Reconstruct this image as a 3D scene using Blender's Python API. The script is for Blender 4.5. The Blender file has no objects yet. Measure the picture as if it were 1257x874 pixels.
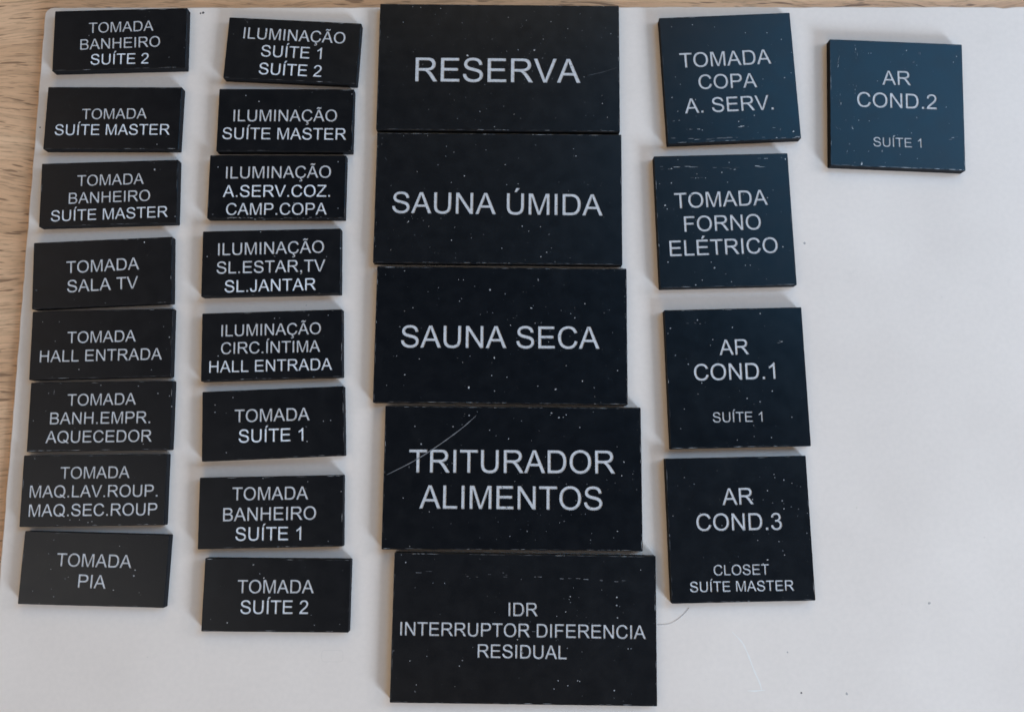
import bpy, math, random
import numpy as np
from mathutils import Vector, Matrix, noise
from mathutils.geometry import delaunay_2d_cdt

# ------------------------------------------------------------------ camera, world, lamps, exposure
MM = 0.001
scene = bpy.context.scene
COL = scene.collection
TH = 2.4                      # plate thickness (mm)
BOARD_T = 1.6                 # board thickness (mm)

cam_d = bpy.data.cameras.new('camera'); cam = bpy.data.objects.new('camera', cam_d); COL.objects.link(cam)
cam_d.sensor_fit = 'HORIZONTAL'; cam_d.sensor_width = 36.0
cam_d.lens = 36.0 * 1000.0 / 1257.0
cam_d.clip_start = 0.005; cam_d.clip_end = 50
a_, b_ = math.radians(7.5854), math.radians(0.0953)
cam.matrix_world = Matrix.Translation((0, 0, (229.05 + TH) * MM)) @ Matrix.Rotation(b_, 4, 'Y') @ Matrix.Rotation(a_, 4, 'X')
scene.camera = cam

w = bpy.data.worlds.new('World'); scene.world = w; w.use_nodes = True
bg = w.node_tree.nodes['Background']
bg.inputs['Color'].default_value = (0.5, 0.7, 1.0, 1); bg.inputs['Strength'].default_value = 0.04

def area_lamp(name, loc, size, power, color, target=(0, 0.03, 0), size_y=None):
    l = bpy.data.lights.new(name, 'AREA'); l.energy = power; l.color = color
    l.shape = 'RECTANGLE'; l.size = size; l.size_y = size_y or size
    o = bpy.data.objects.new(name, l); COL.objects.link(o); o.location = loc
    d = Vector(target) - Vector(loc)
    o.rotation_euler = d.to_track_quat('-Z', 'Y').to_euler()
    return o
def rgb_lamp(name, loc, size, rgb, target=(0, 0.03, 0)):
    p = max(rgb); return area_lamp(name, loc, size, p, tuple(c / p for c in rgb), target)
# daylight from a window low on the lower right: it casts the soft shadows
rgb_lamp('window_light', (1.15, -1.20, 0.58), 0.44, (23.0, 30.0, 38.5), (0.05, 0.03, 0))
# pale daylit wall beyond the upper right, mirrored in the plates there
rgb_lamp('daylit_wall', (0.80, 0.66, 1.10), 0.75, (1.15, 3.8, 7.0))
# grey wall on the left and the warm light of the room on every side of the table
rgb_lamp('grey_wall', (-0.80, -0.35, 1.05), 0.60, (1.8, 1.7, 1.6))
rgb_lamp('room_light_left', (-1.50, 0.50, 1.30), 1.0, (3.2, 2.5, 1.9))
rgb_lamp('room_light_front', (-0.10, -1.25, 1.15), 0.9, (5.6, 3.9, 2.0))
rgb_lamp('room_light_right', (1.70, -0.20, 1.20), 1.0, (1.2, 1.0, 0.8))
rgb_lamp('room_light_back', (0.10, 1.80, 1.20), 1.2, (9.8, 8.0, 5.3))
rgb_lamp('side_fill', (0.75, 0.24, 0.36), 0.26, (1.9, 2.0, 2.2), (0.12, 0.03, 0))  # unseen fill lamp, added to brighten the right part of the board

scene.view_settings.view_transform = 'Standard'; scene.view_settings.look = 'None'
scene.view_settings.gamma = 1.0; scene.view_settings.exposure = 0.0
scene.view_settings.use_curve_mapping = False
scene.render.film_transparent = False
scene.cycles.filter_width = 1.6
scene.cycles.max_bounces = 6

# ------------------------------------------------------------------ helpers
def obj(name, verts, faces, mats, parent=None, face_mats=None, smooth=False):
    me = bpy.data.meshes.new(name)
    me.from_pydata([(x * MM, y * MM, z * MM) for x, y, z in verts], [], faces)
    for m in (mats if isinstance(mats, list) else [mats]): me.materials.append(m)
    if face_mats is not None: me.polygons.foreach_set('material_index', face_mats)
    if smooth: me.polygons.foreach_set('use_smooth', [True] * len(me.polygons))
    me.update()
    o = bpy.data.objects.new(name, me); COL.objects.link(o)
    if parent: o.parent = parent
    return o

def thing(name, label, cat, loc=(0, 0, 0), rot=0, group=None):
    o = bpy.data.objects.new(name, None); COL.objects.link(o)
    o.empty_display_size = 0.01
    o.location = [c * MM for c in loc]; o.rotation_euler = (0, 0, rot)
    o['label'] = label; o['category'] = cat
    if group: o['group'] = group
    return o

def nt(name):
    m = bpy.data.materials.new(name); m.use_nodes = True
    t = m.node_tree; return m, t, t.nodes['Principled BSDF']
def N(t, kind, **kw):
    n = t.nodes.new(kind)
    for k, v in kw.items():
        if k in n.inputs: n.inputs[k].default_value = v
        else: setattr(n, k, v)
    return n
def ramp(t, fac, stops, interp='LINEAR'):
    n = t.nodes.new('ShaderNodeValToRGB'); n.color_ramp.interpolation = interp
    e = n.color_ramp.elements
    while len(e) < len(stops): e.new(0.5)
    for el, (p, c) in zip(e, stops):
        el.position = p; el.color = (c, c, c, 1) if isinstance(c, (int, float)) else (*c, 1)
    t.links.new(fac, n.inputs[0]); return n
def coords(t, scale, rand=False):
    tc = t.nodes.new('ShaderNodeTexCoord'); mp = t.nodes.new('ShaderNodeMapping')
    t.links.new(tc.outputs['Object'], mp.inputs[0]); mp.inputs['Scale'].default_value = scale
    if rand:
        oi = t.nodes.new('ShaderNodeObjectInfo'); vm = N(t, 'ShaderNodeVectorMath', operation='ADD')
        mu = N(t, 'ShaderNodeMath', operation='MULTIPLY'); mu.inputs[1].default_value = 90
        t.links.new(oi.outputs['Random'], mu.inputs[0])
        t.links.new(mp.outputs[0], vm.inputs[0]); t.links.new(mu.outputs[0], vm.inputs[1])
        return vm.outputs[0]
    return mp.outputs[0]
def mix(t, fac, a, b, mode='MIX'):
    n = N(t, 'ShaderNodeMix', data_type='RGBA', blend_type=mode)
    for i, v in ((0, fac), (6, a), (7, b)):
        if isinstance(v, (int, float)): n.inputs[i].default_value = v
        elif isinstance(v, tuple): n.inputs[i].default_value = (*v, 1)
        else: t.links.new(v, n.inputs[i])
    return n.outputs[2]

# ------------------------------------------------------------------ materials
def mat_plastic():
    m, t, b = nt('black_engraving_plastic')
    v = coords(t, (1, 1, 1), True)
    n1 = N(t, 'ShaderNodeTexNoise', Scale=260.0, Detail=5.0); t.links.new(v, n1.inputs['Vector'])
    n2 = N(t, 'ShaderNodeTexNoise', Scale=2600.0, Detail=3.0); t.links.new(v, n2.inputs['Vector'])
    r1 = ramp(t, n1.outputs[0], [(0.3, (0.0028, 0.0036, 0.0054)), (0.75, (0.0040, 0.0050, 0.0072))])
    # fine pale dust lying on the face
    d = ramp(t, n2.outputs[0], [(0.66, 0.0), (0.80, 1.0)])
    dm = N(t, 'ShaderNodeMath', operation='MULTIPLY'); dm.inputs[1].default_value = 0.05
    t.links.new(d.outputs[0], dm.inputs[0])
    n3 = N(t, 'ShaderNodeTexNoise', Scale=75.0, Detail=6.0, Roughness=0.7, Distortion=1.2); t.links.new(v, n3.inputs['Vector'])
    sm_ = ramp(t, n3.outputs[0], [(0.52, 0.0), (0.75, 0.009)]); da = N(t, 'ShaderNodeMath', operation='ADD')
    t.links.new(dm.outputs[0], da.inputs[0]); t.links.new(sm_.outputs[0], da.inputs[1])
    t.links.new(mix(t, da.outputs[0], r1.outputs[0], (0.28, 0.29, 0.30)), b.inputs['Base Color'])
    rr = ramp(t, n1.outputs[0], [(0.3, 0.27), (0.8, 0.33)]); oi = t.nodes.new('ShaderNodeObjectInfo'); ra = N(t, 'ShaderNodeMath', operation='MULTIPLY_ADD'); ra.inputs[1].default_value = 0.06; t.links.new(oi.outputs['Random'], ra.inputs[0]); t.links.new(rr.outputs[0], ra.inputs[2]); t.links.new(ra.outputs[0], b.inputs['Roughness'])
    b.inputs['IOR'].default_value = 1.42
    bp = N(t, 'ShaderNodeBump', Strength=0.06, Distance=0.00002); t.links.new(n2.outputs[0], bp.inputs['Height'])
    t.links.new(bp.outputs[0], b.inputs['Normal'])
    return m
def mat_letter():
    m, t, b = nt('pale_engraved_core')
    v = coords(t, (1, 1, 1), True)
    n1 = N(t, 'ShaderNodeTexNoise', Scale=1500.0, Detail=3.0); t.links.new(v, n1.inputs['Vector'])
    r = ramp(t, n1.outputs[0], [(0.3, 0.74), (0.7, 1.0)])
    oi = t.nodes.new('ShaderNodeObjectInfo')
    t.links.new(mix(t, 1.0, oi.outputs['Color'], r.outputs[0], 'MULTIPLY'), b.inputs['Base Color'])
    b.inputs['Roughness'].default_value = 0.6
    return m
def mat_plain(name, c, rough=0.6):
    m, t, b = nt(name); b.inputs['Base Color'].default_value = (*c, 1); b.inputs['Roughness'].default_value = rough
    return m
def mat_board():
    m, t, b = nt('white_board_laminate')
    v = coords(t, (1, 1, 1))
    n1 = N(t, 'ShaderNodeTexNoise', Scale=22.0, Detail=4.0); t.links.new(v, n1.inputs['Vector'])
    n2 = N(t, 'ShaderNodeTexNoise', Scale=700.0, Detail=4.0); t.links.new(v, n2.inputs['Vector'])
    n3 = N(t, 'ShaderNodeTexNoise', Scale=120.0, Detail=6.0, Roughness=0.7); t.links.new(v, n3.inputs['Vector'])
    c = ramp(t, n1.outputs[0], [(0.3, (0.735, 0.650, 0.590)), (0.7, (0.800, 0.712, 0.648))])
    g = ramp(t, n2.outputs[0], [(0.3, 0.96), (0.7, 1.0)])
    c2 = mix(t, 1.0, c.outputs[0], g.outputs[0], 'MULTIPLY')
    s = ramp(t, n3.outputs[0], [(0.6, 0.0), (0.8, 0.24)])
    c3 = mix(t, s.outputs[0], c2, (0.58, 0.52, 0.47))
    t.links.new(c3, b.inputs['Base Color'])
    b.inputs['Roughness'].default_value = 0.5; b.inputs['IOR'].default_value = 1.4
    bp = N(t, 'ShaderNodeBump', Strength=0.25, Distance=0.00008); t.links.new(n3.outputs[0], bp.inputs['Height'])
    t.links.new(bp.outputs[0], b.inputs['Normal'])
    return m
def mat_wood():
    m, t, b = nt('light_oak_table')
    v = coords(t, (1, 1, 1))
    # gentle waviness of the grain
    w1 = N(t, 'ShaderNodeTexNoise', Scale=14.0, Detail=2.0); t.links.new(v, w1.inputs['Vector'])
    sub = N(t, 'ShaderNodeVectorMath', operation='SUBTRACT'); t.links.new(w1.outputs['Color'], sub.inputs[0]); sub.inputs[1].default_value = (.5, .5, .5)
    scl = N(t, 'ShaderNodeVectorMath', operation='MULTIPLY'); t.links.new(sub.outputs[0], scl.inputs[0]); scl.inputs[1].default_value = (0, .022, 0)
    add = N(t, 'ShaderNodeVectorMath', operation='ADD'); t.links.new(v, add.inputs[0]); t.links.new(scl.outputs[0], add.inputs[1])
    def stretched(sx, sy, detail, rough=0.55, off=0.0):
        mp = t.nodes.new('ShaderNodeMapping'); t.links.new(add.outputs[0], mp.inputs[0])
        mp.inputs['Scale'].default_value = (sx, sy, 1); mp.inputs['Location'].default_value = (off, off, 0)
        n = N(t, 'ShaderNodeTexNoise', Scale=1.0, Detail=detail, Roughness=rough); t.links.new(mp.outputs[0], n.inputs['Vector'])
        return n.outputs[0]
    broad = ramp(t, stretched(8, 60, 3), [(0.28, (0.60, 0.355, 0.20)), (0.5, (0.70, 0.43, 0.255)), (0.74, (0.79, 0.52, 0.325))])
    streak = ramp(t, stretched(40, 520, 5, 0.65, 3.0), [(0.34, 0.78), (0.52, 1.0), (0.72, 1.08)])
    c = mix(t, 1.0, broad.outputs[0], streak.outputs[0], 'MULTIPLY')
    pores = ramp(t, stretched(130, 1500, 3, 0.6, 7.0), [(0.52, 0.0), (0.64, 0.55)])
    c = mix(t, pores.outputs[0], c, (0.27, 0.165, 0.095))
    cracks = ramp(t, stretched(90, 800, 2, 0.5, 11.0), [(0.61, 0.0), (0.66, 0.85)])
    c = mix(t, cracks.outputs[0], c, (0.22, 0.125, 0.07))
    t.links.new(c, b.inputs['Base Color'])
    b.inputs['Roughness'].default_value = 0.55
    bp = N(t, 'ShaderNodeBump', Strength=0.35, Distance=0.0001); bp.invert = True
    t.links.new(pores.outputs[0], bp.inputs['Height']); t.links.new(bp.outputs[0], b.inputs['Normal'])
    return m
SIDE = mat_plain('sawn_black_plastic', (0.0065, 0.0068, 0.0085), 0.75)
SIDE.node_tree.nodes['Principled BSDF'].inputs['IOR'].default_value = 1.25
PLASTIC, LETTER, BOARD, WOOD = mat_plastic(), mat_letter(), mat_board(), mat_wood()
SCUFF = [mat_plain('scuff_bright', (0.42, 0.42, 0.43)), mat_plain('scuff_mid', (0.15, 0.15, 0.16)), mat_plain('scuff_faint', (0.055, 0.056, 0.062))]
DARK = mat_plain('dark_speck', (0.06, 0.055, 0.06)); GREY = mat_plain('grey_speck', (0.40, 0.37, 0.35))
FAINT = mat_plain('faint_impression', (0.70, 0.62, 0.56)); PALE = mat_plain('pale_scrape', (0.80, 0.76, 0.72))

# ------------------------------------------------------------------ letter outlines (em 2048, cap height 1466)
# a contour is a start point followed by segments: 2 numbers = line to, 4 numbers = quadratic curve (control, end)
G = {
'A': (1366, ["-3 0|560 1466|769 1466|1369 0|1148 0|977 444|364 444|203 0", "420 602|917 602|764 1008|694 1193 660 1312|632 1171 581 1032"]),
'B': (1366, ["150 0|150 1466|700 1466|868 1466 970 1422|1071 1377 1129 1285|1186 1192 1186 1091|1186 997 1135 914|1084 831 981 780|1114 741 1186 647|1257 553 1257 425|1257 322 1214 234|1170 145 1106 97|1042 49 946 25|849 0 709 0",
  "344 850|661 850|790 850 846 867|920 889 958 940|995 991 995 1068|995 1141 960 1197|925 1252 860 1273|795 1293 637 1293|344 1293", "344 173|709 173|803 173 841 180|908 192 953 220|998 248 1027 302|1056 355 1056 425|1056 507 1014 568|972 628 898 653|823 677 683 677|344 677"]),
'C': (1479, ["1204 514|1398 465|1337 226 1179 101|1020 -25 791 -25|554 -25 406 72|257 168 180 351|102 534 102 744|102 973 190 1144|277 1314 439 1403|600 1491 794 1491|1014 1491 1164 1379|1314 1267 1373 1064|1182 1019|1131 1179 1034 1252|937 1325 790 1325|621 1325 508 1244|394 1163 348 1027|302 890 302 745|302 558 357 419|411 279 526 210|641 141 775 141|938 141 1051 235|1164 329 1204 514"]),
'D': (1479, ["158 0|158 1466|663 1466|834 1466 924 1445|1050 1416 1139 1340|1255 1242 1313 1090|1370 937 1370 741|1370 574 1331 445|1292 316 1231 232|1170 147 1098 99|1025 50 923 25|820 0 687 0", "352 173|665 173|810 173 893 200|975 227 1024 276|1093 345 1132 462|1170 578 1170 744|1170 974 1095 1098|1019 1221 911 1263|833 1293 660 1293|352 1293"]),
'E': (1366, ["162 0|162 1466|1222 1466|1222 1293|356 1293|356 844|1167 844|1167 672|356 672|356 173|1256 173|1256 0"]),
'F': (1251, ["168 0|168 1466|1157 1466|1157 1293|362 1293|362 839|1050 839|1050 666|362 666|362 0"]),
'H': (1479, ["164 0|164 1466|358 1466|358 864|1120 864|1120 1466|1314 1466|1314 0|1120 0|1120 691|358 691|358 0"]),
'I': (569, ["191 0|191 1466|385 1466|385 0"]),
'J': (1024, ["59 416|234 440|241 272 297 210|353 148 452 148|525 148 578 182|631 215 651 273|671 330 671 456|671 1466|865 1466|865 467|865 283 821 182|776 81 680 28|583 -25 453 -25|260 -25 158 86|55 197 59 416"]),
'L': (1139, ["150 0|150 1466|344 1466|344 173|1066 173|1066 0"]),
'M': (1706, ["152 0|152 1466|444 1466|791 428|839 283 861 211|886 291 939 446|1290 1466|1551 1466|1551 0|1364 0|1364 1227|938 0|763 0|339 1248|339 0"]),
'N': (1479, ["156 0|156 1466|355 1466|1125 315|1125 1466|1311 1466|1311 0|1112 0|342 1152|342 0"]),
'O': (1593, ["99 714|99 1079 295 1286|491 1492 801 1492|1004 1492 1167 1395|1330 1298 1416 1125|1501 951 1501 731|1501 508 1411 332|1321 156 1156 66|991 -25 800 -25|593 -25 430 75|267 175 183 348|99 521 99 714", "299 711|299 446 442 294|584 141 799 141|1018 141 1160 295|1301 449 1301 732|1301 911 1241 1045|1180 1178 1064 1252|947 1325 802 1325|596 1325 448 1184|299 1042 299 711"]),
'P': (1366, ["158 0|158 1466|711 1466|857 1466 934 1452|1042 1434 1115 1384|1188 1333 1233 1242|1277 1151 1277 1042|1277 855 1158 726|1039 596 728 596|352 596|352 0", "352 769|731 769|919 769 998 839|1077 909 1077 1036|1077 1128 1031 1194|984 1259 908 1280|859 1293 727 1293|352 1293"]),
'Q': (1593, ["1266 157|1401 64 1515 21|1458 -114|1300 -57 1143 66|980 -25 783 -25|584 -25 422 71|260 167 173 341|85 515 85 733|85 950 173 1128|261 1306 424 1399|586 1492 787 1492|990 1492 1153 1396|1316 1299 1402 1126|1487 952 1487 734|1487 553 1432 409|1377 264 1266 157", "837 414|1005 367 1114 274|1285 430 1285 734|1285 907 1227 1036|1168 1165 1055 1237|942 1308 788 1325|573 1325 431 1175|289 1025 289 733|289 446 430 293|570 141 791 141|890 141 978 178|894 234 796 259"]),
'R': (1479, ["161 0|161 1466|811 1466|1007 1466 1109 1427|1211 1387 1272 1287|1333 1187 1333 1066|1333 910 1232 803|1131 696 920 667|997 630 1037 594|1122 516 1198 399|1453 0|1209 0|1015 305|930 437 875 507|820 577 777 605|733 633 688 644|655 651 580 651|355 651|355 0", "355 819|772 819|905 819 980 847|1055 874 1094 935|1133 995 1133 1066|1133 1170 1058 1237|982 1304 819 1304|355 1304"]),
'S': (1366, ["92 471|275 487|288 377 336 307|383 236 483 193|583 149 708 149|819 149 904 182|989 215 1031 273|1072 330 1072 398|1072 467 1032 519|992 570 900 605|841 628 639 677|437 725 356 768|251 823 200 905|148 986 148 1087|148 1198 211 1295|274 1391 395 1441|516 1491 664 1491|827 1491 952 1439|1076 1386 1143 1284|1210 1182 1215 1053|1029 1039|1014 1178 928 1249|841 1320 672 1320|496 1320 416 1256|335 1191 335 1100|335 1021 392 970|448 919 685 866|921 812 1009 772|1137 713 1198 623|1259 532 1259 414|1259 297 1192 194|1125 90 1000 33|874 -25 717 -25|518 -25 384 33|249 91 173 208|96 324 92 471"]),
'T': (1251, ["531 0|531 1293|48 1293|48 1466|1210 1466|1210 1293|725 1293|725 0"]),
'U': (1479, ["1120 1466|1314 1466|1314 619|1314 398 1264 268|1214 138 1084 57|953 -25 741 -25|535 -25 404 46|273 117 217 252|161 386 161 619|161 1466|355 1466|355 620|355 429 391 339|426 248 513 199|599 150 724 150|938 150 1029 247|1120 344 1120 620"]),
'V': (1366, ["577 0|9 1466|219 1466|600 401|646 273 677 161|711 281 756 401|1152 1466|1350 1466|776 0"]),
'Z': (1251, ["41 0|41 180|792 1119|872 1219 944 1293|126 1293|126 1466|1176 1466|1176 1293|353 276|264 173|1200 173|1200 0"]),
'1': (1139, ["763 0|583 0|583 1147|518 1085 413 1023|307 961 223 930|223 1104|374 1175 487 1276|600 1377 647 1472|763 1472"]),
'2': (1139, ["1031 173|1031 0|62 0|60 65 83 125|120 224 202 320|283 416 437 542|676 738 760 853|844 967 844 1069|844 1176 768 1250|691 1323 568 1323|438 1323 360 1245|282 1167 281 1029|96 1048|115 1255 239 1364|363 1472 572 1472|783 1472 906 1355|1029 1238 1029 1065|1029 977 993 892|957 807 874 713|790 619 596 455|434 319 388 271|342 222 312 173"]),
'3': (1139, ["86 387|266 411|297 258 372 191|446 123 553 123|680 123 768 211|855 299 855 429|855 553 774 634|693 714 568 714|517 714 441 694|461 852|479 850 490 850|605 850 697 910|789 970 789 1095|789 1194 722 1259|655 1324 549 1324|444 1324 374 1258|304 1192 284 1060|104 1092|137 1273 254 1373|371 1472 545 1472|665 1472 766 1421|867 1369 921 1280|974 1191 974 1091|974 996 923 918|872 840 772 794|902 764 974 670|1046 575 1046 432|1046 239 905 105|764 -30 549 -30|355 -30 227 86|99 202 86 387"]),
'.': (569, ["186 0|186 205|391 205|391 0"]),
',': (569, ["182 0|182 205|387 205|387 0|387 -113 347 -183|307 -252 220 -290|170 -213|227 -188 254 -140|281 -91 284 0"]),
' ': (569, []),
}
ACUTE = ["-75 1548|52 1838|292 1838|70 1548"]
TILDE = ["-262 1558|-262 1662 -205 1722|-148 1782 -62 1782|-5 1782 85 1738|135 1712 165 1712|195 1712 208 1728|222 1744 226 1786|330 1786|328 1676 271 1616|214 1556 130 1556|68 1556 -24 1602|-85 1632 -108 1632|-134 1632 -150 1614|-166 1596 -164 1558"]
CEDIL = ["-72 -428|-60 -318|2 -330 42 -330|94 -330 122 -310|152 -288 152 -258|152 -222 112 -202|74 -182 -10 -182|26 -40|150 -40|132 -112|208 -126 246 -168|284 -208 284 -262|284 -340 222 -392|160 -444 40 -444|-22 -444 -72 -428"]
ACC = {'Í': ('I', ACUTE, 288), 'É': ('E', ACUTE, 700), 'Ú': ('U', ACUTE, 738), 'Ã': ('A', TILDE, 652), 'Ç': ('C', CEDIL, 680)}

def contour(s, n=5):
    pts = []
    for seg in s.split('|'):
        v = [float(q) for q in seg.split()]
        if len(v) == 2: pts.append((v[0], v[1]))
        else:
            x0, y0 = pts[-1]
            for k in range(1, n + 1):
                u = k / n
                pts.append(((1-u)**2*x0 + 2*u*(1-u)*v[0] + u*u*v[2], (1-u)**2*y0 + 2*u*(1-u)*v[1] + u*u*v[3]))
    out = []
    for p in pts:
        if not out or abs(p[0]-out[-1][0]) + abs(p[1]-out[-1][1]) > 1: out.append(p)
    if abs(out[0][0]-out[-1][0]) + abs(out[0][1]-out[-1][1]) < 1: out.pop()
    return out
def glyph(ch):
    """list of (advance, [shape, ...]); a shape is a list of contours filled even-odd"""
    if ch in ACC:
        base, acc, cx = ACC[ch]; adv, cs = G[base]
        return adv, [[contour(c) for c in cs], [[(x + cx, y) for x, y in contour(c)] for c in acc]]
    adv, cs = G[ch]
    return adv, ([[contour(c) for c in cs]] if cs else [])
def offset(c, d):
    """move a closed contour outward by d (mitred)"""
    n = len(c); area = sum(c[i-1][0]*c[i][1] - c[i][0]*c[i-1][1] for i in range(n))
    s = 1 if area > 0 else -1; out = []
    for i in range(n):
        (ax, ay), (px, py), (bx, by) = c[i-1], c[i], c[(i+1) % n]
        l1 = math.hypot(px-ax, py-ay); l2 = math.hypot(bx-px, by-py)
        n1 = ((py-ay)/l1*s, -(px-ax)/l1*s); n2 = ((by-py)/l2*s, -(bx-px)/l2*s)
        k = max(0.35, 1 + n1[0]*n2[0] + n1[1]*n2[1])
        out.append((px + d*(n1[0]+n2[0])/k, py + d*(n1[1]+n2[1])/k))
    return out
def layout(text, x0, y0, x1, y1):
    """shapes of a line of text whose ink runs from (x0,y0) to (x1,y1) along the baseline"""
    pen, shapes = 0, []
    bold = 13 if len(text) * 12 / max(1, math.hypot(x1-x0, y1-y0)) > 2.6 else 7
    for ch in text:
        adv, sh = glyph(ch)
        shapes += [[[(x + pen, y) for x, y in offset(c, bold if k == 0 else -bold)] for k, c in enumerate(s)] for s in sh]
        pen += adv
    xs = [p[0] for s in shapes for c in s for p in c]
    lo, hi = min(xs), max(xs)
    L = math.hypot(x1 - x0, y1 - y0); k = L / (hi - lo)
    ux, uy = (x1 - x0) / L, (y1 - y0) / L
    return [[[(x0 + (x-lo)*k*ux - y*k*uy, y0 + (x-lo)*k*uy + y*k*ux) for x, y in c] for c in s] for s in shapes], k * 1466

# ------------------------------------------------------------------ table and board
def slab_outline(w_, h_, r, step, jit, rnd):
    """rounded rectangle, counter-clockwise, with small cutting irregularities"""
    pts = []
    corners = [(-w_/2+r, -h_/2+r, 180), (w_/2-r, -h_/2+r, 270), (w_/2-r, h_/2-r, 0), (-w_/2+r, h_/2-r, 90)]
    for i, (cx, cy, a0) in enumerate(corners):
        for k in range(5):
            a = math.radians(a0 + 22.5 * k); pts.append((cx + r*math.cos(a), cy + r*math.sin(a)))
        nx, ny, na = corners[(i+1) % 4]
        ex, ey = nx + r*math.cos(math.radians(na)), ny + r*math.sin(math.radians(na))
        sx, sy = pts[-1]; n = max(2, int(math.hypot(ex-sx, ey-sy) / step))
        for k in range(1, n):
            u = k / n; j = rnd.uniform(-jit, jit); l = math.hypot(ex-sx, ey-sy)
            pts.append((sx + (ex-sx)*u + j*(ey-sy)/l, sy + (ey-sy)*u - j*(ex-sx)/l))
    return pts
def inset(pts, d, rnd=None, var=0):
    n = len(pts); out = []
    for i in range(n):
        (ax, ay), (bx, by) = pts[i-1], pts[(i+1) % n]
        l = math.hypot(bx-ax, by-ay); dd = d * (1 + (rnd.uniform(-var, var) if rnd else 0))
        out.append((pts[i][0] - dd*(by-ay)/l, pts[i][1] + dd*(bx-ax)/l))
    return out

def rings(levels, verts, faces):
    """stack of outlines (pts, z) joined by quads; returns index of first vertex of the last one"""
    n = len(levels[0][0])
    for pts, z in levels: verts += [(x, y, z) for x, y in pts]
    for k in range(len(levels) - 1):
        for i in range(n):
            j = (i+1) % n; faces.append((k*n+i, k*n+j, (k+1)*n+j, (k+1)*n+i))
    return (len(levels)-1) * n

# table top: one thick solid top, reaching beyond the picture on every side
tv, tf = [], []
o_ = [(-520, -330), (620, -330), (620, 420), (-520, 420)]
rings([(o_, -BOARD_T - 28), (o_, -BOARD_T - 1), (inset(o_, 0.9), -BOARD_T)], tv, tf)
tf.append(tuple(range(8, 12))); tf.append((3, 2, 1, 0))
tb = obj('table_top', tv, tf, WOOD); tb['kind'] = 'structure'
tb['label'] = 'light oak table top with dark horizontal grain'

rnd = random.Random(5)
board = thing('board', 'large white board with rounded corner lying on the oak table under all the black plates', 'board', (0, 0, 0))
bv, bf = [], []
bo = slab_outline(330, 330, 2.6, 3.0, 0.10, rnd)
ox, oy = -142.45 + 165, 137.75 - 165
bo = [(x + ox, y + oy) for x, y in bo]
# small chip in the top edge near the right
bo2 = []
for (x, y) in bo:
    if y > 136 and 146.0 < x < 149.0: y -= 0.35
    bo2.append((x, y))
bo = bo2
s = rings([(bo, -BOARD_T), (inset(bo, -0.12), -BOARD_T + 0.5), (bo, -0.5), (inset(bo, 0.08), -0.2), (inset(bo, 0.38), 0.0)], bv, bf)
n_ = len(bo); bf.append(tuple(range(s, s + n_))); bf.append(tuple(reversed(range(n_))))
obj('sheet', bv, bf, BOARD, board)

def blob(cx, cy, r, z, rnd, n=9, stretch=1.0, ang=0.0):
    v = []
    for k in range(n):
        a = 2*math.pi*k/n; rr = r * rnd.uniform(0.65, 1.15)
        x, y = rr*math.cos(a)*stretch, rr*math.sin(a)
        v.append((cx + x*math.cos(ang) - y*math.sin(ang), cy + x*math.sin(ang) + y*math.cos(ang), z))
    return v
def dome(cx, cy, r, hgt, rnd, n=10):
    v = blob(cx, cy, r, 0.006, rnd, n) ; v += [((x-cx)*.6+cx, (y-cy)*.6+cy, hgt*.8) for x, y, z in v[:n]] + [(cx, cy, hgt)]
    f = [(i, (i+1) % n, n+(i+1) % n, n+i) for i in range(n)] + [(n+i, n+(i+1) % n, 2*n) for i in range(n)]
    return v, f
for cx, cy, r, m in [(-94.2, 135.9, 0.42, DARK), (-95.0, 135.75, 0.30, DARK), (-141.0, 99.5, 0.28, DARK), (85.0, 64.0, 0.42, GREY), (114.5, -37.8, 0.42, GREY),
                     (90.5, -61.6, 0.40, GREY), (78.2, -61.4, 0.28, DARK), (74.9, -50.8, 0.26, GREY), (107.0, -38.0, 0.22, FAINT), (112.0, 20.0, .25, FAINT), (96.0, -12.0, .3, FAINT), (124.0, 48.0, .25, FAINT), (131.0, -20.0, .28, FAINT), (-100, -52, .3, FAINT), (-30, -58, .25, FAINT)]:
    v, f = dome(cx, cy, r, 0.05, rnd); obj('speck', v, f, m, board)

def ribbon(path, wid, z, rnd=None, taper=True):
    v, f = [], []
    n = len(path)
    for i, (x, y) in enumerate(path):
        ax, ay = path[max(0, i-1)]; bx, by = path[min(n-1, i+1)]
        l = math.hypot(bx-ax, by-ay) or 1
        u = i / (n-1); ww = wid/2 * ((min(1, 5*u+.2, 5*(1-u)+.2)) if taper else 1) * (rnd.uniform(.55, 1.2) if rnd else 1)
        v += [(x - ww*(by-ay)/l, y + ww*(bx-ax)/l, z), (x + ww*(by-ay)/l, y - ww*(bx-ax)/l, z)]
    for i in range(n-1): f.append((2*i, 2*i+1, 2*i+3, 2*i+2))
    return v, f
def smooth_path(p, n=8):
    out = []
    for i in range(len(p)-1):
        p0, p1, p2, p3 = p[max(0, i-1)], p[i], p[i+1], p[min(len(p)-1, i+2)]
        for k in range(n):
            u = k/n
            out.append(tuple(0.5*((2*p1[j]) + (-p0[j]+p2[j])*u + (2*p0[j]-5*p1[j]+4*p2[j]-p3[j])*u*u + (-p0[j]+3*p1[j]-3*p2[j]+p3[j])*u**3) for j in (0, 1)))
    out.append(tuple(p[-1])); return out
v, f = ribbon(smooth_path([(59.9, -45.3), (62.6, -48.2), (64.2, -51.6), (65.6, -55.5), (67.0, -58.8), (67.5, -60.9)]), 0.42, 0.010, rnd)
c = obj('scrape', v, f, PALE, board); c['label'] = 'pale scrape mark below the lowest square plate'
v, f = ribbon([(63.6, -60.8), (65.6, -60.9), (68.4, -60.6)], 0.5, 0.014, rnd); obj('scrape', v, f, PALE, board)
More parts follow.
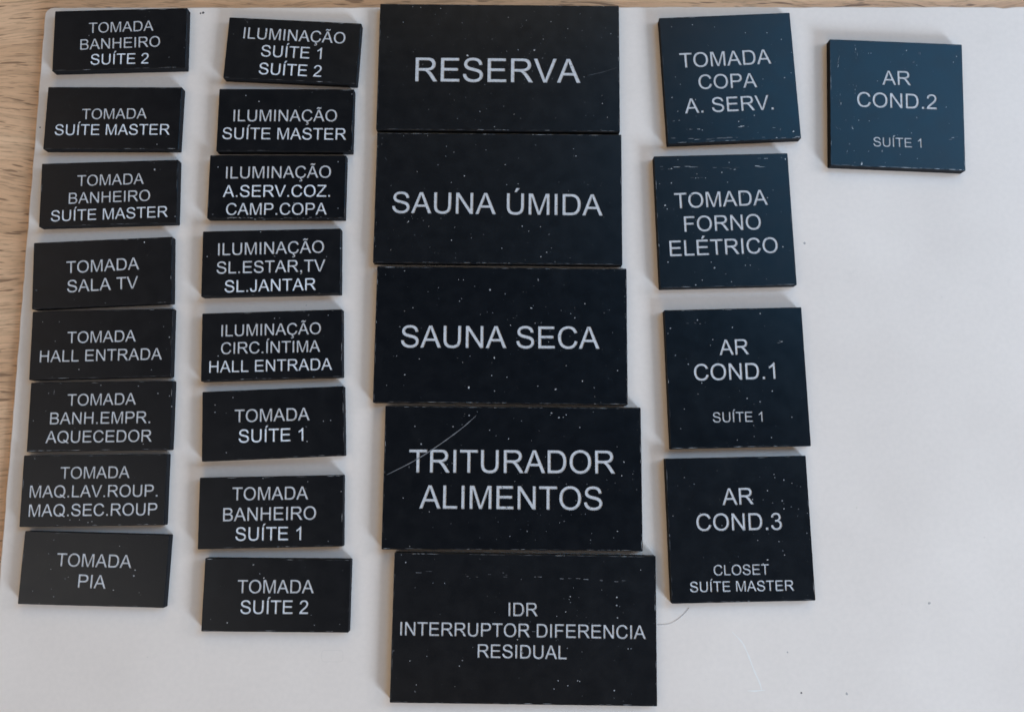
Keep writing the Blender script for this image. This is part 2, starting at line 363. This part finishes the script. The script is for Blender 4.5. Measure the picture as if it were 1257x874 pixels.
ring = slab_outline(6.0, 3.2, 0.9, 0.8, 0.02, rnd)
rv, rf = [], []
rings([([(x-49.5, y-51.8) for x, y in inset(ring, .18)], 0.008), ([(x-49.5, y-51.8) for x, y in ring], 0.008)], rv, rf)
c = obj('impression', rv, rf, FAINT, board); c['label'] = 'faint rounded rectangular outline pressed into the board'

# thin hair lying on the board
hp = smooth_path([(39.6, -43.5), (43.0, -43.2), (46.2, -41.3), (48.4, -39.0)], 6)
hv, hf = [], []
for i, (x, y) in enumerate(hp):
    a = hp[max(0, i-1)]; b = hp[min(len(hp)-1, i+1)]; l = math.hypot(b[0]-a[0], b[1]-a[1])
    nx, ny = -(b[1]-a[1])/l, (b[0]-a[0])/l
    for k in range(5):
        q = 2*math.pi*k/5; hv.append((x + nx*0.03*math.cos(q), y + ny*.03*math.cos(q), 0.05 + .045*math.sin(q)))
for i in range(len(hp)-1):
    for k in range(5): hf.append((5*i+k, 5*i+(k+1) % 5, 5*i+5+(k+1) % 5, 5*i+5+k))
hr = obj('hair', hv, hf, GREY, None, smooth=True)
hr['label'] = 'thin curved grey hair lying on the white board beside the lowest square plate'; hr['category'] = 'hair'

# ------------------------------------------------------------------ the engraved plates
PLATES = [
    ('P1', -117.70, 126.00, 0.0260, 39.82, 19.15, [('TOMADA', -9.55, 2.27, 9.99, 2.52), ('BANHEIRO', -11.83, -3.01, 12.1, -2.58), ('SUÍTE 2', -8.56, -7.81, 8.77, -7.87)]),
    ('P2', -118.22, 101.30, -0.0029, 39.87, 19.34, [('TOMADA', -9.26, -0.39, 10.01, -0.11), ('SUÍTE MASTER', -16.92, -5.3, 17.13, -5.11)]),
    ('P3', -117.90, 78.33, 0.0296, 39.99, 19.19, [('TOMADA', -9.44, 2.42, 10.14, 2.51), ('BANHEIRO', -11.67, -2.86, 12.08, -2.63), ('SUÍTE MASTER', -16.64, -8.03, 17.42, -7.66)]),
    ('P4', -118.23, 54.64, 0.0465, 40.02, 19.54, [('TOMADA', -10.46, 0.28, 10.6, 0.55), ('SALA TV', -10.05, -5.33, 10.35, -5.03)]),
    ('P5', -117.15, 33.94, 0.0234, 40.16, 19.64, [('TOMADA', -9.8, 0.44, 9.81, 0.52), ('HALL ENTRADA', -17.36, -4.83, 17.41, -4.85)]),
    ('P6', -116.12, 13.49, 0.0142, 40.18, 19.43, [('TOMADA', -9.51, 3.03, 9.9, 3.12), ('BANH.EMPR.', -14.08, -2.14, 14.13, -2.17), ('AQUECEDOR', -15.02, -7.33, 14.83, -7.34)]),
    ('P7', -116.56, -7.03, 0.0116, 40.10, 19.59, [('TOMADA', -9.56, 3.2, 9.83, 3.24), ('MAQ.LAV.ROUP.', -17.78, -1.86, 17.81, -1.95), ('MAQ.SEC.ROUP', -17.7, -7.04, 17.93, -7.03)]),
    ('P8', -115.02, -28.43, -0.0254, 40.05, 19.52, [('TOMADA', -10.5, 0.57, 10.24, 0.58), ('PIA', -4.04, -5.01, 3.65, -5.07)]),
    ('Q1', -65.89, 122.40, -0.0522, 39.83, 19.32, [('ILUMINAÇÃO', -15.15, 3.13, 15.47, 2.98), ('SUÍTE 1', -9.38, -2.32, 8.81, -2.27), ('SUÍTE 2', -9.53, -7.92, 9.21, -7.84)]),
    ('Q2', -67.24, 100.65, -0.0033, 39.99, 19.34, [('ILUMINAÇÃO', -15.4, -0.42, 15.25, -0.34), ('SUÍTE MASTER', -18.42, -5.9, 18.18, -6.03)]),
    ('Q3', -68.97, 80.28, -0.0008, 39.98, 19.14, [('ILUMINAÇÃO', -15.06, 2.46, 15.72, 2.75), ('A.SERV.COZ.', -15.72, -3.13, 15.62, -3.01), ('CAMP.COPA', -14.54, -8.51, 14.86, -8.39)]),
    ('Q4', -69.72, 57.66, 0.0226, 39.98, 19.30, [('ILUMINAÇÃO', -15.45, 2.42, 15.2, 2.54), ('SL.ESTAR,TV', -15.75, -2.96, 15.62, -2.97), ('SL.JANTAR', -13.31, -8.49, 12.99, -8.38)]),
    ('Q5', -68.60, 33.60, 0.0309, 40.08, 19.53, [('ILUMINAÇÃO', -14.47, 2.93, 13.95, 2.78), ('CIRC.ÍNTIMA', -14.5, -2.13, 13.78, -2.34), ('HALL ENTRADA', -17.74, -7.35, 17.17, -7.59)]),
    ('Q6', -67.40, 11.37, 0.0414, 39.92, 19.53, [('TOMADA', -10.89, 0.8, 10.32, 0.52), ('SUÍTE 1', -9.72, -4.94, 8.46, -5.15)]),
    ('Q7', -67.09, -12.95, 0.0196, 39.98, 19.50, [('TOMADA', -10.83, 3.33, 10.34, 3.2), ('BANHEIRO', -13.23, -2.32, 12.56, -2.33), ('SUÍTE 1', -9.69, -7.67, 8.5, -7.8)]),
    ('Q8', -64.71, -35.29, -0.0077, 40.07, 19.46, [('TOMADA', -10.73, 0.41, 10.24, 0.58), ('SUÍTE 2', -9.66, -5.06, 8.84, -4.91)]),
    ('R1', -4.32, 117.13, -0.0098, 71.85, 39.67, [('RESERVA', -24.78, -4.67, 24.4, -4.72)]),
    ('R2', -4.33, 76.83, -0.0098, 71.88, 39.30, [('SAUNA ÚMIDA', -30.86, -4.76, 30.41, -5.01)]),
    ('R3', -3.50, 36.56, -0.0100, 71.79, 39.27, [('SAUNA SECA', -28.4, -3.89, 28.12, -3.74)]),
    ('R4', -0.23, -3.62, -0.0070, 71.84, 39.51, [('TRITURADOR', -28.89, 1.25, 28.65, 1.33), ('ALIMENTOS', -25.8, -8.58, 24.97, -8.68)]),
    ('R5', 2.94, -44.05, -0.0132, 71.79, 39.41, [('IDR', -4.3, 3.18, 3.73, 3.22), ('INTERRUPTOR DIFERENCIA', -33.64, -2.26, 33.09, -2.36), ('RESIDUAL', -12.51, -7.79, 11.6, -7.9)]),
    ('S1', 64.20, 113.78, 0.0421, 39.27, 39.49, [('TOMADA', -14.38, 3.71, 12.98, 3.82), ('COPA', -9.29, -3.18, 8.16, -3.38), ('A. SERV.', -13.91, -10.55, 12.4, -10.46)]),
    ('S2', 61.24, 70.19, 0.0236, 39.25, 39.47, [('TOMADA', -14.2, 3.84, 13.02, 4.25), ('FORNO', -11.73, -3.22, 10.59, -3.02), ('ELÉTRICO', -16.29, -10.36, 15.0, -10.07)]),
    ('S3', 63.11, 24.38, 0.0220, 39.26, 39.46, [('AR', -4.5, 6.45, 4.01, 6.52), ('COND.1', -11.98, -0.63, 11.03, -0.63), ('SUÍTE 1', -7.39, -12.52, 6.63, -12.57)]),
    ('S4', 62.33, -17.52, 0.0213, 39.29, 39.23, [('AR', -4.32, 6.52, 4.47, 6.58), ('COND.3', -11.8, -0.31, 11.86, -0.51), ('CLOSET', -7.71, -12.37, 7.55, -12.44), ('SUÍTE MASTER', -14.42, -16.69, 14.1, -16.85)]),
    ('T1', 113.35, 105.41, -0.0438, 39.44, 39.25, [('AR', -4.18, 5.94, 4.43, 6.12), ('COND.2', -11.67, -1.23, 11.89, -1.04), ('SUÍTE 1', -7.07, -13.26, 7.09, -13.08)]),
]
MARKS = {
    'P8': [(11.3, 0.07, 0.4), (11.05, -1.46, 0.5), (-6.85, -2.25, 0.25), (-10.35, -7.54, 0.3), (6.48, 6.4, 0.25), (12.93, -5.86, 0.2)],
    'P3': [(13.14, 6.79, 0.55), (19.46, -7.57, 0.3)],
    'R1': [(10.57, 5.48, 0.6), (2.68, 15.8, 0.25), (-17.68, 18.49, 0.3), (20.54, 12.31, 0.3), (-1.04, -18.59, 0.3), (-28.83, 13.95, 0.25), (25.39, -2.87, 0.3)],
    'R2': [(6.99, -8.4, 0.4), (14.1, -16.08, 0.35), (22.58, 12.92, 0.35), (21.86, 15.15, 0.25), (-15.46, 15.56, 0.25), (5.69, 4.33, 0.3), (2.37, 4.05, 0.25), (1.16, -15.0, 0.3), (8.89, -9.84, 0.25)],
    'R3': [(-3.31, 13.0, 0.55), (15.57, -15.41, 0.5), (-1.66, -16.04, 0.3), (-12.01, 9.59, 0.3), (-27.06, -11.67, 0.4), (23.89, 9.23, 0.35), (1.02, 11.86, 0.25), (33.07, -9.92, 0.35), (-25.26, 7.57, 0.3), (-29.52, -6.34, 0.25), (10.51, -14.53, 0.3), (-10.76, -8.02, 0.25), (18.55, -8.66, 0.25)],
    'R4': [(12.89, 16.79, 0.5), (10.83, 18.03, 0.45), (-12.29, 17.18, 0.4), (-25.62, 9.12, 0.45), (31.04, 4.55, 0.35), (-30.27, -5.74, 0.3), (-6.52, 13.12, 0.3), (-0.6, -15.93, 0.25), (-22.96, -9.46, 0.3), (14.95, 17.6, 0.3)],
    'R5': [(25.13, 8.51, 0.5), (25.12, 6.36, 0.4), (25.33, 3.14, 0.4), (24.39, -15.74, 0.4), (9.26, -13.43, 0.35), (11.9, -14.65, 0.3), (14.52, -13.35, 0.35), (-17.38, -10.0, 0.35), (-26.24, -7.58, 0.25), (-32.73, 17.06, 0.4), (12.46, 8.56, 0.35), (8.17, -15.54, 0.3), (28.17, -4.93, 0.3), (-28.9, -15.0, 0.3)],
    'Q2': [(-12.0, 7.54, 0.35), (-8.05, 5.77, 0.45), (-12.18, 11.36, 0.2), (19.39, 8.13, 0.3)],
    'Q6': [(9.47, -5.36, 0.4), (14.09, 0.1, 0.3), (16.15, 0.24, 0.3), (-16.34, 3.88, 0.3), (-16.35, 5.95, 0.3), (-11.32, 7.81, 0.3), (-13.08, -7.53, 0.3)],
    'S4': [(13.07, 13.02, 0.4), (10.62, 13.74, 0.25), (10.45, 14.64, 0.25), (15.27, 12.08, 0.25), (11.96, -7.31, 0.3), (8.36, 10.21, 0.35), (-11.88, 12.43, 0.25), (-14.5, 14.28, 0.25), (-18.17, 3.89, 0.25), (4.82, -3.21, 0.3)],
    'S3': [(-10.27, 16.65, 0.4), (-18.05, 14.47, 0.35), (-0.41, 14.31, 0.35), (-6.17, 10.92, 0.3), (-6.95, 9.3, 0.25), (-13.46, 4.08, 0.35), (9.79, -4.07, 0.4), (2.55, -5.98, 0.4), (6.16, -6.98, 0.35), (14.8, -11.52, 0.35), (8.73, -17.08, 0.3), (-0.88, -17.55, 0.25), (7.72, 18.14, 0.4), (-15.25, -8.57, 0.25)],
    'S1': [(16.39, 11.34, 0.35), (16.32, -0.76, 0.4), (18.39, 0.69, 0.25), (-17.43, -5.44, 0.4), (-14.74, -1.47, 0.25), (-16.03, 0.88, 0.25), (5.86, 13.87, 0.3), (-9.78, 17.15, 0.35), (-16.04, -9.81, 0.3), (6.44, -12.03, 0.35), (-9.26, -15.9, 0.35), (-12.83, -15.49, 0.3)],
    'S2': [(0.03, 14.35, 0.4), (2.35, 17.27, 0.35), (-14.88, 11.5, 0.4), (-16.45, 3.67, 0.35), (-16.99, -12.08, 0.45), (-3.72, -14.08, 0.5), (16.37, -8.31, 0.45), (-4.56, -12.38, 0.3), (-9.37, -18.97, 0.35), (-7.43, -17.58, 0.3), (12.86, 6.39, 0.3), (5.22, -13.58, 0.3), (-7.68, 12.8, 0.3), (-4.82, 12.74, 0.3), (0.96, -18.26, 0.3), (6.63, -13.61, 0.3), (1.52, 11.35, 0.3)],
    'T1': [(-10.53, -18.4, 0.4), (-8.21, -5.53, 0.3), (-11.33, -5.41, 0.3), (-7.43, 15.67, 0.3), (0.7, -15.42, 0.25), (5.68, -16.46, 0.25), (-5.63, 7.02, 0.3), (-8.16, 15.64, 0.25), (17.99, 15.73, 0.35), (16.98, 13.89, 0.35)],
    'P5': [(-12.28, 6.73, 0.25), (-13.16, 1.1, 0.25), (-6.05, -7.12, 0.3), (17.55, 4.61, 0.25), (19.28, 1.51, 0.35), (14.5, -7.72, 0.25)],
    'P6': [(-0.26, 8.69, 0.3), (10.35, 8.3, 0.3), (15.96, 6.15, 0.35), (-18.74, -1.04, 0.25), (12.47, -7.98, 0.3), (20.02, 2.41, 0.35), (19.21, 5.41, 0.3)],
    'P7': [(-6.11, -8.04, 0.3), (-1.11, -8.76, 0.3), (-0.0, -8.55, 0.3), (7.38, 9.92, 0.3), (-16.91, 8.85, 0.25)],
    'Q8': [(-6.71, 8.02, 0.4), (-4.81, 5.64, 0.25), (-13.05, -7.38, 0.4), (10.69, -7.83, 0.25), (17.55, -7.56, 0.25)],
    'Q5': [(0.65, 7.7, 0.3), (-15.22, -2.61, 0.35), (9.71, 11.2, 0.25), (16.0, 8.16, 0.25)],
    'Q3': [(17.62, 7.57, 0.3), (18.02, -6.5, 0.25)],
    'Q4': [(-18.52, 2.21, 0.35), (19.9, 3.74, 0.4), (-3.25, 9.12, 0.3)],
    'Q7': [(15.95, -8.24, 0.25), (10.12, 8.07, 0.25), (19.43, 5.21, 0.3), (-2.36, 9.21, 0.3)],
}
DASHES = {
    'S2': [(-19.41, 16.31, 14.18, 15.74, 9, 0.6, 3), (10.77, 18.43, 13.41, 18.49, 2, 1, 2), (-9.1, 12.84, -4.35, 12.72, 3, 0.4, 1), (-17.29, 15.76, -13.22, 16.16, 3, 0.4, 1), (2.22, 15.04, 4.61, 15.23, 2, 0.4, 0.9)],
    'S1': [(-19.03, -18.24, 20.02, -19.16, 12, 0.5, 2), (-14.51, -15.42, -8.54, -15.93, 3, 0.4, 1), (0.87, -15.45, 4.71, -15.49, 2, 0.8, 1.6), (1.04, -13.32, 2.48, -13.38, 1, 1, 1.4), (9.5, -15.7, 11.9, -15.8, 1, 0.8, 1.5), (-18.41, -12.74, -15.76, -12.6, 2, 0.4, 1), (-10.91, -18.84, -1.55, -18.74, 4, 1, 2)],
    'R5': [(-30.64, 14.63, -26.4, 14.64, 2, 1.5, 2.2), (-10.53, 13.88, -1.83, 13.78, 3, 0.4, 1.2), (8.66, 13.49, 26.93, 12.86, 9, 0.5, 1.6), (-7.64, 14.35, -5.41, 14.38, 1, 0.5, 1), (-15.88, 13.59, -13.2, 13.63, 2, 0.4, 1), (1.67, -1.03, 3.0, -1.08, 1, 1, 1.2), (2.41, 13.62, 5.31, 13.66, 3, 0.4, 1)],
    'Q3': [(-14.07, -9.44, -2.0, -9.58, 13, 0.25, 0.9), (0.37, -9.58, 7.94, -9.58, 6, 0.25, 0.9), (8.88, -9.51, 15.5, -9.36, 5, 0.25, 0.9)],
    'T1': [(-16.66, 14.24, -17.42, 10.61, 4, 0.5, 1.2), (-16.76, 3.48, -16.81, -1.86, 4, 0.5, 1), (-18.29, -7.48, -16.87, -8.67, 3, 0.5, 1), (-13.74, -7.28, -12.8, -8.5, 2, 0.4, 0.8), (-12.01, 18.06, -11.58, 13.43, 4, 0.4, 1.2), (-13.79, -11.55, -14.78, -15.1, 3, 0.4, 0.8), (6.88, 16.8, 7.1, 15.52, 2, 0.5, 1), (3.27, 17.68, 2.26, 15.57, 2, 0.4, 0.8), (14.65, -10.07, 17.77, -9.44, 3, 0.4, 1), (-12.15, 5.72, -12.2, 2.15, 3, 0.3, 0.8)],
    'P6': [(-13.09, 7.72, -13.21, 5.87, 1, 1.4, 1.8)],
    'R2': [(-33.81, 12.65, -32.82, 11.41, 1, 1, 1.3)],
    'R4': [(-30.42, 9.88, -24.96, 10.49, 1, 0.3, 0.5)],
    'S3': [(12.07, 9.81, 13.92, 9.77, 2, 0.5, 1), (-14.02, 16.03, -7.53, 15.65, 4, 0.3, 0.8)],
    'Q1': [(-15.37, 9.26, -14.54, 8.26, 2, 0.5, 0.9)],
}
ARCS = {'R4': [(-35.03, 0.56), (-27.63, 4.36), (-21.03, 8.61), (-14.38, 13.54), (-10.23, 17.27)],
        'R1': [(26.36, -2.43), (30.96, -1.28), (35.21, 0.16)]}
# window light on some engraved floors, painted into the letter colour: plate, line -> amount
WINDOW_LIT = {('P1', 2): .9, ('P2', 1): .75, ('P3', 2): .5, ('Q1', 2): .8, ('Q1', 1): .35, ('Q2', 1): .4, ('Q3', 1): .75, ('Q3', 2): .35, ('Q4', 2): .8,
          ('Q5', 2): .5, ('Q6', 1): .7, ('Q7', 2): .55, ('Q8', 1): .45, ('S4', 3): .5, ('S4', 2): .2, ('P7', 2): .15, ('P7', 1): .1, ('Q4', 1): .15}
KIND = {'P': ('small', 'small black plates in two columns'), 'Q': ('small', 'small black plates in two columns'),
        'R': ('large', 'large black plates in the middle column'), 'S': ('square', 'square black plates on the right'), 'T': ('square', 'square black plates on the right')}
EXTRA = {
'P1': 'at the top of the leftmost column', 'P2': 'second in the first column', 'P3': 'third in the first column',
'P4': 'fourth in the first column', 'P5': 'fifth in the first column', 'P6': 'sixth in first column',
'P7': 'seventh in first column', 'P8': 'at the bottom of the leftmost column',
'Q1': 'tilted, top of second column', 'Q2': 'second in the second column', 'Q3': 'third in second column',
'Q4': 'fourth in the second column', 'Q5': 'fifth in the second column', 'Q6': 'sixth in the second column',
'Q7': 'seventh in the second column', 'Q8': 'at the bottom of the second column',
'R1': 'at the top of the middle column', 'R2': 'second in the middle column', 'R3': 'third in the middle column',
'R4': 'with a long curved scratch, middle column', 'R5': 'at the bottom of the middle column',
'S1': 'above the other three of its column', 'S2': 'second in its column', 'S3': 'third in its column', 'S4': 'bottom of its column',
'T1': 'alone at the upper right'}

def in_shape(P, contours):
    ins = np.zeros(len(P), bool)
    for c in contours:
        a = np.array(c); b = np.roll(a, -1, 0)
        for (x0, y0), (x1, y1) in zip(a, b):
            if y0 == y1: continue
            m = (P[:, 1] > y0) != (P[:, 1] > y1)
            ins ^= m & (P[:, 0] < (x1-x0)*(P[:, 1]-y0)/(y1-y0) + x0)
    return ins

CUT = 0.11            # engraving depth (mm)
def make_plate(key, cx, cy, th, w_, h_, lines, idx):
    rnd = random.Random(100 + idx)
    size, grp = KIND[key[0]]
    words = ' '.join(l[0] for l in lines)
    label = f'{size} black plate engraved {words}, {EXTRA[key]}'
    if key in ('P7', 'P6', 'Q1', 'Q3'): label = f'{size} plate engraved {words}, {EXTRA[key]}'
    root = thing('engraved_plate', label, 'plate', (cx, cy, 0), th, grp)
    out = slab_outline(w_, h_, 0.28, 1.3, 0.022, rnd)
    top = inset(out, 0.13, rnd, 0.35)
    verts, faces = [], []
    base = rings([(inset(out, 0.05), 0.0), (out, 0.08), (out, TH - 0.13), (inset(out, 0.05), TH - 0.04), (top, TH)], verts, faces)
    n = len(out); faces.append(tuple(reversed(range(n))))
    # top face with the letters cut out
    v2 = [Vector(p) for p in top]; e2 = [(i, (i+1) % n) for i in range(n)]
    allsh = []
    for li, (t_, *xy) in enumerate(lines):
        shapes, cap = layout(t_, *xy)
        for s_ in shapes:
            allsh.append((li, s_))
            for c in s_:
                b0 = len(v2); v2 += [Vector(p) for p in c]; e2 += [(b0+i, b0+(i+1) % len(c)) for i in range(len(c))]
    cv, ce, cf, *_ = delaunay_2d_cdt(v2, e2, [], 0, 1e-5)
    cvn = np.array([(p.x, p.y) for p in cv]); cfn = np.array([tuple(q) for q in cf])
    cen = cvn[cfn].mean(1)
    owner = np.full(len(cen), -1)
    for li, s_ in allsh:
        a = np.concatenate([np.array(c) for c in s_]); lo, hi = a.min(0), a.max(0)
        cand = np.where(((cen >= lo) & (cen <= hi)).all(1))[0]
        if len(cand): owner[cand[in_shape(cen[cand], s_)]] = li
    insidetop = in_shape(cen, [top])
    b0 = len(verts); verts += [(x, y, TH) for x, y in cvn]
    edge_owner = {}
    for q, ow, it in zip(cfn, owner, insidetop):
        if ow < 0 and it: faces.append(tuple(int(b0 + k) for k in q))
        for k in range(3):
            if ow >= 0: edge_owner.setdefault((int(q[k]), int(q[(k+1) % 3])), ow)
    low = {}
    def lowv(i):
        if i not in low: low[i] = len(verts); verts.append((cvn[i][0], cvn[i][1], TH - CUT))
        return low[i]
    for (i, j) in list(edge_owner):
        if (j, i) not in edge_owner: faces.append((b0+i, b0+j, lowv(j), lowv(i)))
    nside = 2 * n
    obj('slab', verts, faces, [PLASTIC, SIDE], root, [1 if n <= i < nside + 0 or i < n else 0 for i in range(len(faces))])
    for li in range(len(lines)):
        tri = cfn[owner == li]; used = np.unique(tri); mp = {int(u): k for k, u in enumerate(used)}
        o = obj('text_line', [(*cvn[u], TH - CUT + 0.002) for u in used], [tuple(mp[int(k)] for k in q) for q in tri], LETTER, root)
        wv = WINDOW_LIT.get((key, li), 0) + rnd.uniform(-.05, .05)
        g = (0.65 if key[0] in 'PQ' else 0.61) + .32 * wv
        o.color = (g * (1 - .05*wv), g * (1 + .0*wv), g * (1.04 + .05*wv), 1)
    # scuffs: pale specks and dashes lying on the face, one small patch each
    sv, sf, sm = [], [], []
    zc = [TH + 0.004]
    def add(v, f, m):
        b = len(sv); sv.extend(v); sf.extend(tuple(k + b for k in q) for q in f); sm.extend([m]*len(f)); zc[0] += 0.00006
    dens = {'P': 16, 'Q': 12, 'R': 150, 'S': 70, 'T': 60}[key[0]]
    dens = int(dens * rnd.uniform(.55, 1.25)); sx_, sy_ = rnd.uniform(-.3, .3)*w_, rnd.uniform(-.3, .3)*h_
    for k in range(dens):
        x, y = rnd.uniform(-w_/2+.6, w_/2-.6), rnd.uniform(-h_/2+.6, h_/2-.6)
        if rnd.random() < .4: x, y = max(-w_/2+.6, min(w_/2-.6, rnd.gauss(sx_, w_*.16))), max(-h_/2+.6, min(h_/2-.6, rnd.gauss(sy_, h_*.16)))
        r = min(.24, .048 * math.exp(rnd.gauss(0.35, .55)))
        q = blob(x, y, r, zc[0], rnd, 7, rnd.uniform(1, 1.8), rnd.uniform(0, 3.1))
        add(q, [tuple(range(7))], rnd.choice([0, 1, 1, 2, 2, 2]))
    for mk in MARKS.get(key, []):
        r = mk[2] * .55
        add(blob(mk[0], mk[1], r, zc[0], rnd, 10, rnd.uniform(1, 1.3), rnd.uniform(0, 3.1)), [tuple(range(10))], 1)
        for j in range(2): add(blob(mk[0]+rnd.uniform(-.4, .4)*r, mk[1]+rnd.uniform(-.4, .4)*r, r*.45, zc[0]+.001, rnd, 7), [tuple(range(7))], 0)
    for (x0, y0, x1, y1, cnt, l0, l1) in DASHES.get(key, []):
        L = math.hypot(x1-x0, y1-y0) or 1; ux, uy = (x1-x0)/L, (y1-y0)/L
        for k in range(cnt):
            u = (k + rnd.uniform(-.1, 1.1)) / cnt * L; ll = min(rnd.uniform(l0, l1), L*1.2)
            jx = rnd.uniform(-.3, .3)
            px, py = x0 + ux*(u-ll/2) - uy*jx, y0 + uy*(u-ll/2) + ux*jx
            px2, py2 = px + ux*ll, py + uy*ll
            m_ = 5; path = [(px+(px2-px)*i/m_ , py+(py2-py)*i/m_) for i in range(m_+1)]
            v, f = ribbon(path, rnd.uniform(.07, .18), zc[0], rnd); add(v, f, rnd.choice([1, 2] if key == 'R5' else [0, 1, 1, 2]))
    root.rotation_euler = (math.radians(rnd.uniform(-.12, .12)), math.radians(rnd.uniform(-.12, .12)), th); root.location.z = .00006
    o = obj('scuff_marks', sv, sf, SCUFF, root, sm); o['kind'] = 'stuff'
    # broken pale line along the saw-cut edge
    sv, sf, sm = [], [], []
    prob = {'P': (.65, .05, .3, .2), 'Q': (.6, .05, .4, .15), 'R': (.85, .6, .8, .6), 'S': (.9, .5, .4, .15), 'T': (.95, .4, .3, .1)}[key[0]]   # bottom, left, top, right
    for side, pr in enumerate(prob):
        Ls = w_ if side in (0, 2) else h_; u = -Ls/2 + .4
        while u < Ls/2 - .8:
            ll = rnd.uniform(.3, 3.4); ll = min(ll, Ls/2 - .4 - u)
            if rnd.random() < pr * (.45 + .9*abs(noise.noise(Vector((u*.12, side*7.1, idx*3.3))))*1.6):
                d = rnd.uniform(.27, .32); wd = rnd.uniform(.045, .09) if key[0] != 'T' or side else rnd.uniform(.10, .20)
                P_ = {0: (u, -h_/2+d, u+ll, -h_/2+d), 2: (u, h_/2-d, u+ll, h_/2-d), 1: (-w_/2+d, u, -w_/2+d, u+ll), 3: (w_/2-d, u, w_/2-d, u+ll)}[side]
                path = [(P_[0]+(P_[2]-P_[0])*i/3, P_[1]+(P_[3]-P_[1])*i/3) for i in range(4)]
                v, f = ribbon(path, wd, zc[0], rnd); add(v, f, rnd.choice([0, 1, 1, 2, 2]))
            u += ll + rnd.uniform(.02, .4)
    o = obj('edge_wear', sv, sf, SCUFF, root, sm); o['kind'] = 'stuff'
    if key in ARCS:
        v, f = ribbon(smooth_path(ARCS[key], 6), 0.26 if key == 'R4' else .12, TH + 0.014, rnd)
        o = obj('scratch', v, f, SCUFF[1] if key == 'R4' else SCUFF[2], root)
        o['label'] = 'long curved pale scratch across the upper left' if key == 'R4' else 'faint straight scratch near the right edge'
    if key == 'R5':
        pass
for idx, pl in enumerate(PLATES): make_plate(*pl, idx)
